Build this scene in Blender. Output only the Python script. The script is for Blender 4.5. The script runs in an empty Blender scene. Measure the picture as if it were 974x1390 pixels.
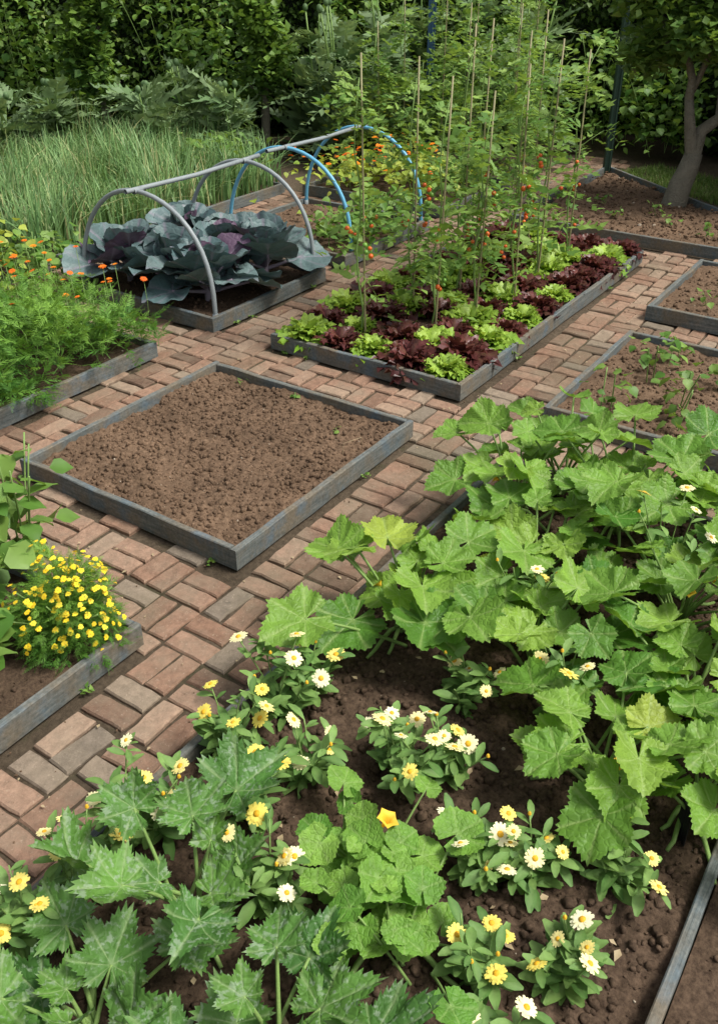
import bpy, math, random, bmesh
import numpy as np
from mathutils import Vector, Matrix, noise as mnoise
rng=np.random.default_rng(7); random.seed(7)
H=2.4; PH=math.radians(56); P0=(-.531,3.211)
MG=Matrix.Translation((P0[0],P0[1],0))@Matrix.Rotation(PH,4,'Z')
def G(a,b): return (P0[0]+a*math.cos(PH)-b*math.sin(PH), P0[1]+a*math.sin(PH)+b*math.cos(PH))
scn=bpy.context.scene
# ---------------------------------------------------------------- materials
def nt(name):
    m=bpy.data.materials.new(name); m.use_nodes=True; n=m.node_tree; n.nodes.clear(); return m,n
def N(n,t,**k):
    x=n.nodes.new(t)
    for a,b in k.items(): setattr(x,a,b)
    return x
def mix(n,fac,c1,c2,mode='MIX'):
    x=n.nodes.new('ShaderNodeMix'); x.data_type='RGBA'; x.blend_type=mode
    for s,v in ((0,fac),(6,c1),(7,c2)):
        if isinstance(v,(int,float)): x.inputs[s].default_value=v
        elif isinstance(v,tuple): x.inputs[s].default_value=(*v[:3],1)
        else: n.links.new(v,x.inputs[s])
    return x.outputs[2]
def ramp(n,src,stops):
    r=n.nodes.new('ShaderNodeValToRGB'); e=r.color_ramp.elements
    while len(e)<len(stops): e.new(.5)
    for i,(p,c) in enumerate(stops):
        e[i].position=p; e[i].color=(*c,1) if isinstance(c,tuple) else (c,c,c,1)
    n.links.new(src,r.inputs[0]); return r.outputs[0]
def noi(n,scale,detail=4,rough=.6,co=None):
    if co is None: co=n.nodes.new('ShaderNodeTexCoord').outputs['Object']
    x=N(n,'ShaderNodeTexNoise'); x.inputs['Scale'].default_value=scale; x.inputs['Detail'].default_value=detail; x.inputs['Roughness'].default_value=rough
    n.links.new(co,x.inputs['Vector']); return x.outputs['Fac']
def vor(n,scale):
    x=N(n,'ShaderNodeTexVoronoi',feature='DISTANCE_TO_EDGE'); x.inputs['Scale'].default_value=scale
    n.links.new(n.nodes.new('ShaderNodeTexCoord').outputs['Object'],x.inputs['Vector']); return x.outputs['Distance']
def attr(n,name): return N(n,'ShaderNodeAttribute',attribute_name=name).outputs['Fac']
def bump(n,src,st,dist=.01,nrm=None):
    b=N(n,'ShaderNodeBump'); b.inputs['Strength'].default_value=st; b.inputs['Distance'].default_value=dist
    n.links.new(src,b.inputs['Height'])
    if nrm is not None: n.links.new(nrm,b.inputs['Normal'])
    return b.outputs[0]
def finish(n,col,rough=.6,spec=.3,bmp=None,trans=0,tcol=None):
    p=N(n,'ShaderNodeBsdfPrincipled'); p.inputs['Roughness'].default_value=rough; p.inputs['Specular IOR Level'].default_value=spec
    if isinstance(col,tuple): p.inputs['Base Color'].default_value=(*col,1)
    else: n.links.new(col,p.inputs['Base Color'])
    if bmp is not None: n.links.new(bmp,p.inputs['Normal'])
    o=N(n,'ShaderNodeOutputMaterial'); out=p.outputs[0]
    if trans:
        t=N(n,'ShaderNodeBsdfTranslucent')
        if tcol is not None: n.links.new(tcol,t.inputs[0])
        elif not isinstance(col,tuple): n.links.new(col,t.inputs[0])
        else: t.inputs[0].default_value=(*col,1)
        m=N(n,'ShaderNodeMixShader'); m.inputs[0].default_value=trans
        n.links.new(out,m.inputs[1]); n.links.new(t.outputs[0],m.inputs[2]); out=m.outputs[0]
    n.links.new(out,o.inputs[0])
def leafmat(name,c1,c2,vein=None,veinamt=.6,trans=.3,rough=.5,ns=18,spec=.35,silver=None,c3=None,cells=0,edge=None):
    m,n=nt(name); v=attr(n,'var')
    col=ramp(n,v,[(0,c1),(.82 if c3 else 1,c2)]+([(1,c3)] if c3 else []))
    nz=noi(n,ns,3); val=ramp(n,nz,[(.3,.75),(.7,1.18)])
    col=mix(n,1.0,col,val,'MULTIPLY')
    b=None
    if cells:
        c=vor(n,cells); cc=ramp(n,c,[(0.,.0),(.22,1.)]); col=mix(n,1.0,col,ramp(n,c,[(0,1.1),(.12,.98)]),'MULTIPLY'); b=bump(n,cc,.45,.004)
    if silver:
        s=mix(n,.5,noi(n,30,4,.6),noi(n,70,2,.5)); s=ramp(n,s,[(.53,0.),(.60,.55)])
        col=mix(n,s,col,silver)
    if vein:
        mm=N(n,'ShaderNodeMath',operation='MULTIPLY'); mm.inputs[1].default_value=veinamt; n.links.new(attr(n,'vein'),mm.inputs[0])
        col=mix(n,mm.outputs[0],col,vein)
    tc=mix(n,.5,col,(c2[0]*1.5,c2[1]*1.35,c2[2]*.6))
    if cells or ns>=12: b=bump(n,noi(n,ns*4,2),.3,.004,b)
    finish(n,col,rough,spec,b,trans,tc); return m
def simple(name,c1,c2,ns=10,rough=.6,spec=.3,b=.3,trans=0,usevar=False,bd=.004):
    m,n=nt(name)
    col=mix(n,attr(n,'var') if usevar else noi(n,ns),c1,c2)
    if usevar: col=mix(n,1.0,col,ramp(n,noi(n,ns),[(.25,.7),(.75,1.25)]),'MULTIPLY')
    finish(n,col,rough,spec,bump(n,noi(n,ns*5),b,bd),trans); return m
def soilmat(name,dark,light):
    m,n=nt(name)
    col=mix(n,ramp(n,noi(n,60,5,.7),[(.3,0.),(.72,1.)]),dark,light)
    col=mix(n,1.0,col,ramp(n,noi(n,3,3),[(.3,.75),(.7,1.2)]),'MULTIPLY')
    col=mix(n,ramp(n,attr(n,'var'),[(.975,0.),(.988,.7)]),col,(.42,.36,.28))
    col=mix(n,1.0,col,ramp(n,attr(n,'var'),[(0,.8),(.9,1.15)]),'MULTIPLY')
    finish(n,col,.95,.1,bump(n,noi(n,140,6,.75),.9,.006)); return m
M_soil=soilmat('soil_dry',(.085,.053,.033),(.215,.142,.092))
M_soild=soilmat('soil_moist',(.038,.025,.017),(.14,.094,.063))
def brickmat():
    m,n=nt('old_brick'); v=attr(n,'var')
    col=ramp(n,v,[(0,(.14,.088,.062)),(.25,(.24,.142,.096)),(.5,(.30,.185,.128)),(.75,(.35,.24,.17)),(.9,(.27,.21,.155)),(1,(.19,.155,.12))])
    col=mix(n,1.0,col,ramp(n,noi(n,26,6,.75),[(.25,.55),(.75,1.3)]),'MULTIPLY')
    col=mix(n,ramp(n,noi(n,4,5,.65),[(.42,0.),(.68,.6)]),col,(.24,.195,.14))
    col=mix(n,ramp(n,noi(n,1.1,4,.65),[(.5,0.),(.72,.5)]),col,(.12,.105,.065))
    col=mix(n,ramp(n,noi(n,90,3,.7),[(.60,0.),(.72,.6)]),col,(.40,.32,.24))
    nb=bump(n,noi(n,24,3,.6),.6,.006)
    finish(n,col,.9,.15,bump(n,noi(n,80,6,.75),.9,.005,nb)); return m
M_brick=brickmat()
def groundmat():
    m,n=nt('ground_earth')
    col=mix(n,ramp(n,noi(n,.7,6,.6),[(.35,0.),(.65,1.)]),(.06,.045,.03),(.13,.10,.07))
    col=mix(n,ramp(n,noi(n,2.2,5,.7),[(.52,0.),(.7,.55)]),col,(.045,.065,.024))
    col=mix(n,1.0,col,ramp(n,noi(n,45,5,.7),[(.25,.5),(.75,1.4)]),'MULTIPLY')
    finish(n,col,.95,.1,bump(n,noi(n,50,6,.75),.9,.012)); return m
M_ground=groundmat()
def woodmat():
    m,n=nt('weathered_painted_wood')
    uv=N(n,'ShaderNodeUVMap').outputs[0]
    mp=N(n,'ShaderNodeMapping'); mp.inputs['Scale'].default_value=(2.5,40,40); n.links.new(uv,mp.inputs[0])
    g=noi(n,1.6,6,.7,mp.outputs[0])
    col=ramp(n,g,[(.25,(.06,.07,.07)),(.5,(.13,.145,.14)),(.75,(.22,.22,.20))])
    col=mix(n,ramp(n,noi(n,4,5,.65),[(.44,0.),(.62,.8)]),col,(.18,.145,.10))
    col=mix(n,ramp(n,noi(n,7,5,.6),[(.53,0.),(.68,.6)]),col,(.10,.155,.20))
    col=mix(n,1.,col,ramp(n,noi(n,60,4,.7),[(.3,.65),(.7,1.2)]),'MULTIPLY')
    finish(n,col,.8,.2,bump(n,g,.7,.004)); return m
M_wood=woodmat()
M_sq=leafmat('squash_leaf',(.07,.19,.022),(.205,.37,.05),(.38,.50,.17),.65,.32,.5,8,c3=(.33,.43,.06),cells=48)
M_zu=leafmat('zucchini_leaf',(.05,.145,.028),(.115,.245,.04),(.32,.42,.2),.65,.22,.55,10,silver=(.30,.38,.27),cells=40)
M_cuc=leafmat('cucumber_leaf',(.10,.25,.03),(.22,.39,.06),(.32,.45,.15),.5,.28,.55,20,cells=70)
M_stem=simple('green_stem',(.17,.28,.07),(.26,.39,.12),30,.5,trans=.1)
M_cal=leafmat('calendula_leaf',(.08,.19,.04),(.20,.34,.085),(.3,.42,.15),.3,.25,.6,30)
M_petc=leafmat('calendula_petals',(.90,.87,.58),(.88,.74,.14),None,0,.15,.6,20,c3=(.85,.48,.03))
M_pety=leafmat('squash_blossom',(.85,.60,.06),(.85,.45,.02),None,0,.2,.6,20)
M_tag=leafmat('yellow_petals',(.86,.74,.05),(.86,.60,.02),None,0,.15,.6,20)
M_peto=leafmat('orange_petals',(.85,.30,.01),(.80,.14,.01),None,0,.2,.6,20)
M_purp=leafmat('purple_petals',(.25,.12,.55),(.35,.2,.6),None,0,.2,.6,20)
M_disc=simple('flower_disc',(.82,.48,.02),(.60,.28,.02),200)
M_let=leafmat('green_lettuce_leaf',(.16,.33,.025),(.38,.54,.085),(.45,.6,.2),.5,.3,.45,30)
M_rlet=leafmat('red_lettuce_leaf',(.038,.012,.013),(.14,.04,.036),(.16,.14,.06),.4,.15,.35,30)
M_cab=leafmat('red_cabbage_leaf',(.065,.115,.12),(.13,.19,.185),(.25,.20,.26),.8,.05,.5,7,c3=(.10,.06,.10),cells=26)
M_tom=leafmat('tomato_leaf',(.10,.22,.04),(.27,.41,.09),None,0,.33,.6,8)
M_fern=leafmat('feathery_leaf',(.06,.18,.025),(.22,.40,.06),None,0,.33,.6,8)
M_oni=leafmat('onion_leaf',(.085,.19,.06),(.24,.39,.14),None,0,.2,.5,5,c3=(.45,.42,.20))
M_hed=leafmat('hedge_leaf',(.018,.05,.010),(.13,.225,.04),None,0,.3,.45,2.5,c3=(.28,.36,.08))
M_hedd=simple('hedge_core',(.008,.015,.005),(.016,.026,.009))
M_tree=leafmat('tree_leaf',(.055,.13,.028),(.23,.36,.075),None,0,.33,.4,3)
M_pear=leafmat('pear_leaf',(.05,.12,.028),(.20,.33,.06),None,0,.3,.4,3)
M_art=leafmat('artichoke_leaf',(.10,.18,.07),(.27,.38,.18),None,0,.2,.6,5)
M_gen=leafmat('mixed_leaf',(.07,.18,.025),(.24,.38,.08),None,0,.3,.5,5)
M_ylw=leafmat('lime_leaf',(.20,.32,.035),(.46,.52,.09),None,0,.3,.5,5)
M_bark=simple('bark',(.13,.12,.09),(.33,.30,.235),10,.9,.1,1.,bd=.03)
M_cane=simple('bamboo_cane',(.34,.28,.16),(.22,.23,.10),8,.5)
M_pipeg=simple('grey_plastic_pipe',(.20,.23,.24),(.30,.33,.34),6,.45,.4,.1)
M_pipeb=simple('blue_plastic_pipe',(.08,.32,.52),(.18,.45,.60),6,.4,.4,.1)
M_tomr=simple('tomato_fruit',(.14,.30,.04),(.70,.13,.02),5,.3,.5,0,usevar=True)
M_post=simple('green_post_paint',(.015,.04,.028),(.03,.06,.04),9)
M_bpost=simple('blue_post_paint',(.015,.05,.10),(.03,.07,.13),9)
M_grass=leafmat('grass_blade',(.07,.15,.03),(.2,.32,.07),None,0,.25,.6,4,c3=(.35,.32,.14))
M_black=simple('black_plastic',(.01,.01,.01),(.02,.02,.02))
M_straw=simple('dry_straw',(.45,.36,.22),(.25,.18,.10),20)
# ---------------------------------------------------------------- mesh builder
class MB:
    def __init__(s): s.V=[];s.F=[];s.var=[];s.vein=[];s.n=0
    def add(s,V,F,var=.5,vein=None,mat=0,smooth=True):
        V=np.asarray(V,float).reshape(-1,3); m=len(V)
        s.V.append(V); s.var.append(np.broadcast_to(np.asarray(var,float),(m,)).copy())
        s.vein.append(np.zeros(m) if vein is None else np.asarray(vein,float))
        if isinstance(F,np.ndarray) or (F and not isinstance(F[0],np.ndarray)): F=[np.asarray(F)]
        for f in F:
            if len(f): s.F.append((f+s.n,mat,smooth))
        s.n+=m
    def scatter(s,T,pos,R,S,var=None,mat=0,smooth=True):
        pos=np.asarray(pos,float).reshape(-1,3); K=len(pos)
        if K==0: return
        V0=T['V']; n=len(V0); S=np.broadcast_to(np.asarray(S,float).reshape(-1,1) if np.ndim(S)<2 else S,(K,3 if np.ndim(S)==2 else 1))
        if var is None: var=rng.random(K)
        V=np.einsum('kij,knj->kni',R,V0[None]*S[:,None,:])+pos[:,None]
        off=(np.arange(K)*n)[:,None,None]
        F=[(f[None]+off).reshape(-1,f.shape[1]) for f in T['F']]
        vv=np.repeat(np.broadcast_to(var,(K,)),n)
        s.add(V.reshape(-1,3),F,vv,np.tile(T.get('vein',np.zeros(n)),K),mat,smooth)
    def tube(s,pts,rad,k=6,mat=0,var=.5):
        pts=np.asarray(pts,float); m=len(pts); rad=np.broadcast_to(np.asarray(rad,float),(m,))
        t=np.gradient(pts,axis=0); t/=np.linalg.norm(t,axis=1)[:,None]+1e-9
        ref=np.array([0,0,1.]) if abs(t[0][2])<.9 else np.array([1.,0,0])
        V=[]
        for i in range(m):
            x=np.cross(t[i],ref); x/=np.linalg.norm(x)+1e-9; y=np.cross(x,t[i])
            ref=y if abs(np.dot(y,t[i]))<.5 else ref
            a=np.arange(k)*2*math.pi/k
            V.append(pts[i]+rad[i]*(np.cos(a)[:,None]*x+np.sin(a)[:,None]*y))
        V=np.concatenate(V)
        F=[[i*k+j,i*k+(j+1)%k,(i+1)*k+(j+1)%k,(i+1)*k+j] for i in range(m-1) for j in range(k)]
        V=np.concatenate([V,pts[-1:]]); tri=[[(m-1)*k+j,(m-1)*k+(j+1)%k,m*k] for j in range(k)]
        s.add(V,[np.array(F),np.array(tri)],var,None,mat)
    def build(s,name,mats,M=None,parent=None):
        me=bpy.data.meshes.new(name); V=np.concatenate(s.V)
        me.vertices.add(len(V)); me.vertices.foreach_set('co',V.astype(np.float32).ravel())
        loops=np.concatenate([f.ravel() for f,_,_ in s.F]); tot=np.concatenate([np.full(len(f),f.shape[1]) for f,_,_ in s.F])
        mi=np.concatenate([np.full(len(f),m) for f,m,_ in s.F]); sm=np.concatenate([np.full(len(f),q) for f,_,q in s.F])
        me.loops.add(len(loops)); me.loops.foreach_set('vertex_index',loops.astype(np.int32))
        me.polygons.add(len(tot)); st=np.concatenate([[0],np.cumsum(tot)[:-1]])
        me.polygons.foreach_set('loop_start',st.astype(np.int32))
        me.polygons.foreach_set('material_index',mi.astype(np.int32)); me.polygons.foreach_set('use_smooth',sm.astype(bool))
        for m in mats: me.materials.append(m)
        for nm,arr in(('var',s.var),('vein',s.vein)):
            at=me.attributes.new(nm,'FLOAT','POINT'); at.data.foreach_set('value',np.concatenate(arr).astype(np.float32))
        me.update(calc_edges=True); me.validate()
        return obj(name,me,M,parent)
def obj(name,me,M=None,parent=None):
    o=bpy.data.objects.new(name,me); scn.collection.objects.link(o)
    if parent is not None: o.parent=parent
    if M is not None: o.matrix_world=M
    return o
def TM(x,y,z=0,yaw=0,s=1): return Matrix.Translation((x,y,z))@Matrix.Rotation(yaw,4,'Z')@Matrix.Scale(s,4)
def RM(yaw,pitch=0,roll=0):
    yaw,pitch,roll=np.broadcast_arrays(*[np.atleast_1d(np.asarray(q,float)) for q in(yaw,pitch,roll)])
    cy,sy,cp,sp,cr,sr=np.cos(yaw),np.sin(yaw),np.cos(pitch),np.sin(pitch),np.cos(roll),np.sin(roll)
    z=np.zeros_like(cy);o=z+1
    Rz=np.stack([cy,-sy,z,sy,cy,z,z,z,o],-1).reshape(-1,3,3)
    Ry=np.stack([cp,z,-sp,z,o,z,sp,z,cp],-1).reshape(-1,3,3)
    Rx=np.stack([o,z,z,z,cr,-sr,z,sr,cr],-1).reshape(-1,3,3)
    return Rz@Ry@Rx
U=lambda a,b,n=None: rng.uniform(a,b,n)
# ---------------------------------------------------------------- templates
def blade(nl,nw,wf,curve=0,fold=0,ruf=0,rf=20,seed=0):
    r=np.random.default_rng(seed); u=np.linspace(0,1,nl+1); v=np.linspace(-1,1,nw+1)
    Ug,Vg=np.meshgrid(u,v,indexing='ij'); w=wf(Ug)
    x=Ug*(1-.15*curve*Ug)+0*Vg; y=Vg*w; z=fold*np.abs(Vg)*w-curve*Ug**2
    if ruf:
        e=np.maximum(np.abs(Vg),np.clip((Ug-.55)*2.2,0,1))**1.6
        z=z+ruf*e*np.sin(rf*Ug+Vg*rf*.45+r.random()*6)*(.6+.8*r.random(Ug.shape)); x=x+ruf*.7*e*np.cos(rf*1.2*Ug+Vg*7); y=y+ruf*.5*e*r.normal(0,.8,Ug.shape)
    V=np.stack([x,y,z],-1).reshape(-1,3); k=nw+1
    F=np.array([[i*k+j,(i+1)*k+j,(i+1)*k+j+1,i*k+j+1] for i in range(nl) for j in range(nw)])
    return dict(V=V,F=[F],vein=(np.exp(-(Vg/.18)**2)*(1-Ug*.5)).ravel())
def leaf4(w=.3,fold=.25,curve=.15):
    V=np.array([[0,0,0],[.4,w,fold*w],[1,0,-curve],[.4,-w,fold*w],[.45,0,-curve*.2]],float)
    return dict(V=V,F=[np.array([[0,4,1],[4,2,1],[0,3,4],[3,2,4]])])
def lobed(lobes,wd=1.25,ex=.6,serr=.05,nseg=80,rings=6,bowl=.1,vf=.15,wave=.08,droop=.25,seed=0,gap=.2,fold=.03,rmin=.25):
    r=np.random.default_rng(seed); th=np.linspace(-math.pi+gap,math.pi-gap,nseg+1)
    rr=np.full_like(th,rmin)
    for a,l in lobes:
        a2=a+r.normal(0,.05); rr=np.maximum(rr,l*r.uniform(.92,1.08)*np.clip(1-np.abs(th-a2)/wd,0,1)**ex)
    ker=np.array([.2,.6,.2]); rr=np.convolve(np.pad(rr,1,'edge'),ker,'valid')
    rr=rr*(1+serr*np.where(np.arange(nseg+1)%2==0,1,-1)*r.uniform(.3,1.5,nseg+1))
    d=np.min([np.abs(th-a) for a,l in lobes],axis=0); ve=np.exp(-(d/.05)**2)
    p1,p2,p3=r.random(3)*6.28; tw=r.normal(0,.12); vf=vf*r.uniform(.3,1.5)
    V=[[0,0,0]];vv=[.8]
    for i in range(1,rings+1):
        q=(i/rings)**.9; R=rr*q
        x=R*np.cos(th); y=R*np.sin(th)
        z=bowl*R**2+vf*np.abs(y)*q-fold*ve*(.3+q)*.6-droop*np.clip(x,0,2)**2*.8
        z=z+wave*q*q*(np.sin(th*3+p1)+.6*np.sin(th*7+p2)+.35*np.sin(th*13+p3))*.6+tw*x*y+.02*np.sin(x*11+p1)*np.sin(y*12+p2)
        V+=list(np.stack([x,y,z],-1)); vv+=list(ve*(1-.35*q))
    k2=nseg+1
    tri=np.array([[0,1+j,2+j] for j in range(nseg)])
    F=np.array([[1+(i)*k2+j,1+(i+1)*k2+j,2+(i+1)*k2+j,2+i*k2+j] for i in range(rings-1) for j in range(nseg)])
    return dict(V=np.array(V,float),F=[tri,F],vein=np.clip(np.array(vv),0,1))
SQL=[lobed([(0,1.08),(1.0,.95),(-1.0,.95),(2.05,.82),(-2.05,.82),(2.75,.6),(-2.75,.6)],1.35,.6,.042,88,7,.12,.24,.12,.28,i) for i in range(8)]
ZUL=[lobed([(0,1.3),(.9,1.1),(-.9,1.1),(1.8,.88),(-1.8,.88),(2.55,.62),(-2.55,.62)],1.1,.85,.075,96,7,.15,.38,.10,.25,20+i,.25,.05,.42) for i in range(6)]
CUL=[lobed([(0,1),(1.1,.9),(-1.1,.9),(2.15,.8),(-2.15,.8)],1.9,.5,.035,48,4,.1,.15,.07,.2,40+i,.2) for i in range(4)]
CBL=[lobed([(0,1.05),(.9,.97),(-.9,.97),(1.8,.82),(-1.8,.82),(2.6,.55),(-2.6,.55)],2.6,.45,.012,48,6,.12,.12,.13,.22,60+i,.2,.05) for i in range(6)]
CALL=blade(4,2,lambda u:.17*np.sin(np.clip(u,0.03,.97)**1.3*math.pi)**.8+.02,.25,.3)
LFR=[blade(8,9,lambda u:.14+.40*u**.8-.25*np.clip(u-.8,0,1),.45,-.3,.125,21,i) for i in range(5)]
L4=leaf4(.28); L4r=leaf4(.42,.2,.1); BEAN=blade(4,4,lambda u:.45*np.sin(np.clip(u**.75,0.02,.98)*math.pi)+.01,.3,.15,.03,9)
def pinnate(n,ll,lw,ang=1.0,droop=.4,rach=.012,seed=0,base=.15):
    r=np.random.default_rng(seed);V=[];F=[]
    def pt(u): return np.array([u*(1-.2*droop*u),0,-droop*u*u+.0])
    us=np.linspace(0,1,6)
    for i,u in enumerate(us):
        p=pt(u); w=rach*(1.1-u); V+= [p+[0,w,0],p-[0,w,0]]
        if i: k=len(V); F.append([k-4,k-3,k-1,k-2])
    for i in range(n):
        u=base+(1-base)*(i+.5)/n; L=ll(u)*r.uniform(.8,1.15)
        for sg in(1,-1):
            a=sg*ang*r.uniform(.85,1.15); p=pt(min(1,u+r.uniform(-.02,.02))); d=np.array([math.cos(a),math.sin(a),r.uniform(-.5,.2)]); q=np.array([-math.sin(a),math.cos(a),r.uniform(-.4,.4)])
            k=len(V); V+=[p,p+d*L*.45+q*lw*L,p+d*L+np.array([0,0,-.12*L]),p+d*L*.45-q*lw*L]; F.append([k,k+1,k+2,k+3])
    p=pt(1);k=len(V);L=ll(1.)*1.1+.03;V+=[p-[.02,0,0],p+[L*.4,lw*L,0],p+[L,0,-.2*L],p+[L*.4,-lw*L,0]];F.append([k,k+1,k+2,k+3])
    return dict(V=np.array(V),F=[np.array(F)])
TOML=[pinnate(4,lambda u:.40-.1*abs(u-.5),.28,1.0,.9,.012,i,base=.2) for i in range(5)]
FERN=[pinnate(11,lambda u:.34*(1.1-u),.10,.8,.35,.012,i,base=.25) for i in range(4)]
ARTL=[pinnate(9,lambda u:.30*(1.15-u)+.06,.24,.85,.6,.03,i,base=.1) for i in range(4)]
def flower(np_,layers=2,pw=.16,disc=.22,cup=.15,seed=0,shr=.24):
    V=[];F=[];r=np.random.default_rng(seed)
    for l in range(layers):
        for i in range(np_):
            a=2*math.pi*(i+.5*l)/np_+r.normal(0,.05); R=(1-shr*l)*r.uniform(.86,1.06); c,s_=math.cos(a),math.sin(a);dz=r.normal(0,.06)
            k=len(V)
            for (x,y,z) in((disc*.6,-pw*.45,0),(R*.75,-pw,cup*.6),(R,-pw*.55,cup*.3),(R,pw*.55,cup*.3),(R*.75,pw,cup*.6),(disc*.6,pw*.45,0)):
                z+=l*.08+dz*x; V.append([x*c-y*s_,x*s_+y*c,z])
            F.append([k,k+1,k+4,k+5]);F.append([k+1,k+2,k+3,k+4])
    return dict(V=np.array(V),F=[np.array(F)])
def dome(r,h,z0=0,k=10):
    V=[]
    for i,(rr,hh) in enumerate(((1,0),(.8,.6),(.4,.92))):
        for j in range(k): V.append([r*rr*math.cos(j*2*math.pi/k),r*rr*math.sin(j*2*math.pi/k),z0+h*hh])
    V.append([0,0,z0+h]); F=[[i*k+j,i*k+(j+1)%k,(i+1)*k+(j+1)%k,(i+1)*k+j] for i in range(2) for j in range(k)]
    return dict(V=np.array(V),F=[np.array(F),np.array([[2*k+j,2*k+(j+1)%k,3*k] for j in range(k)])])
FLW=[flower(16,2,.16,.2,.12,i,.25) for i in range(4)]; FLD=dome(.30,.16,.12); FLS=flower(6,2,.38,.2,.1); BUD=dome(.5,.9)
def trumpet(k=10):
    V=[]
    for (r,z) in((.12,0),(.2,.35),(.34,.75),(.62,1.0),(.95,1.02)):
        for j in range(k):
            rr=r*(1 if j%2==0 or z<.9 else .72); a=j*2*math.pi/k; V.append([rr*math.cos(a),rr*math.sin(a),z])
    F=[[i*k+j,i*k+(j+1)%k,(i+1)*k+(j+1)%k,(i+1)*k+j] for i in range(4) for j in range(k)]
    return dict(V=np.array(V),F=[np.array(F)])
TRU=trumpet()
def ico(sub,seed):
    bm=bmesh.new(); bmesh.ops.create_icosphere(bm,subdivisions=sub,radius=1)
    V=np.array([v.co[:] for v in bm.verts]); F=np.array([[v.index for v in f.verts] for f in bm.faces]); bm.free()
    if seed>=0:
        r=np.random.default_rng(seed); V*=r.uniform(.62,1.15,(len(V),1)); V*=r.uniform(.65,1.1,3)
    return dict(V=V,F=[F])
ICO1=[ico(1,i) for i in range(5)]; ICO2=[ico(2,i) for i in range(5)]; SPH=ico(2,-1)
def multi(mb,Ts,pos,yaw,pitch,roll,S,var=None,mat=0,smooth=True):
    pos=np.asarray(pos,float).reshape(-1,3);K=len(pos)
    if K==0:return
    R=RM(np.broadcast_to(yaw,(K,)),np.broadcast_to(pitch,(K,)),np.broadcast_to(roll,(K,))); S=np.broadcast_to(S,(K,))
    var=rng.random(K) if var is None else np.broadcast_to(var,(K,)); ix=rng.integers(0,len(Ts),K)
    for i,T in enumerate(Ts):
        q=ix==i
        if q.any(): mb.scatter(T,pos[q],R[q],S[q],var[q],mat,smooth)
# ---------------------------------------------------------------- ground & paths
mb=MB(); g=300; mb.add([[-g,-g,-.017],[g,-g,-.017],[g,g,-.017],[-g,g,-.017]],[[0,1,2,3]]); mb.build('ground',[M_ground])
BEDS=[(0,1.48,0,1.43),(2.02,5.2,.0,1.43),(2.01,3.34,1.93,3.36),(3.68,5.05,1.98,3.4),(-.9,1.5,1.96,3.4),(-2.6,-.57,-.01,1.43),(-2.9,1.42,-2.16,-.58),(2.03,3.42,-2.0,-.52),(3.93,5.23,-2.0,-.46),(1.6,5.4,3.95,5.6),(5.45,6.9,2.05,3.75),(-2.9,1.42,-4.0,-2.15)]
def inbed(x,y,m=0): return any(a0-m<x<a1+m and b0-m<y<b1+m for a0,a1,b0,b1 in BEDS)
def brick_tmpl(L,W,Ht=.05,bv=.006,seed=0):
    r=np.random.default_rng(seed);V=[];nx=4;ny=2
    xs=np.linspace(-L/2+bv,L/2-bv,nx+1);ys=np.linspace(-W/2+bv,W/2-bv,ny+1)
    for x in xs:
        for y in ys:
            e=.003*r.random() if (abs(x)>L/2*.9 and abs(y)>W/2*.8) else 0
            V.append([x*(1-e*8)+r.normal(0,.0018),y*(1-e*12)+r.normal(0,.0015),r.normal(0,.0012)-e])
    F=[[i*(ny+1)+j,(i+1)*(ny+1)+j,(i+1)*(ny+1)+j+1,i*(ny+1)+j+1] for i in range(nx) for j in range(ny)]
    rim=[i*(ny+1) for i in range(nx+1)]+[nx*(ny+1)+j for j in range(1,ny+1)]+[i*(ny+1)+ny for i in range(nx-1,-1,-1)]+[j for j in range(ny-1,0,-1)]
    base=len(V);m=len(rim)
    for dz in(-bv*1.3,-Ht):
        for q in rim:
            p=V[q];V.append([p[0]*(1+2*bv/(L-2*bv)),p[1]*(1+2*bv/(W-2*bv)),p[2]+dz])
    for j in range(m):
        a,b_=rim[j],rim[(j+1)%m];F.append([b_,a,base+j,base+(j+1)%m]);F.append([base+(j+1)%m,base+j,base+m+j,base+m+(j+1)%m])
    return dict(V=np.array(V,float),F=[np.array(F)])
BT=[brick_tmpl(.207,.096,seed=i) for i in range(10)]
pos=[];yaw=[];cell=.216
for i in range(-16,42):
    for j in range(-20,22):
        ca,cb=i*cell+.03,j*cell+.06
        for q in(-1,1):
            if (i+j)%2==0: x,y,r=ca,cb+q*cell/4,0
            else: x,y,r=ca+q*cell/4,cb,math.pi/2
            if x>5.6 and not(1.4<y<2.05): continue
            if y>3.9 and x>5.5: continue
            if inbed(x,y): continue
            wx,wy=G(x,y)
            if wy<-.3 or wy>12: continue
            pos.append((x+random.gauss(0,.0035)+.01*math.sin(y*2.1),y+random.gauss(0,.0035)+.012*math.sin(x*1.7),random.gauss(0,.003)+.008*mnoise.noise((x*1.5,y*1.5,0))));yaw.append(r+random.gauss(0,.026)+(math.pi if random.random()<.5 else 0))
K=len(pos);mb=MB();pos=np.array(pos);yaw=np.array(yaw)
multi(mb,BT,pos,yaw,rng.normal(0,.014,K),rng.normal(0,.018,K),U(.95,1.01,K),np.clip(rng.normal(.5,.27,K)+.3*np.array([mnoise.noise((p[0]*.9,p[1]*.9,4)) for p in pos]),0,1),0,False)
mb.build('brick_path',[M_brick],MG)
mb=MB(); K=10000; pp=np.stack([U(-3,8,K),U(-3,4,K),U(-.012,.003,K)],-1)
ok=[(not inbed(p[0],p[1],.02)) and (p[0]<5.6 or 1.4<p[1]<2.05) for p in pp]; pp=pp[np.array(ok)]
multi(mb,ICO1,pp,U(0,6,len(pp)),0,0,.0015+.005*rng.random(len(pp))**3,mat=0,smooth=False)
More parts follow.
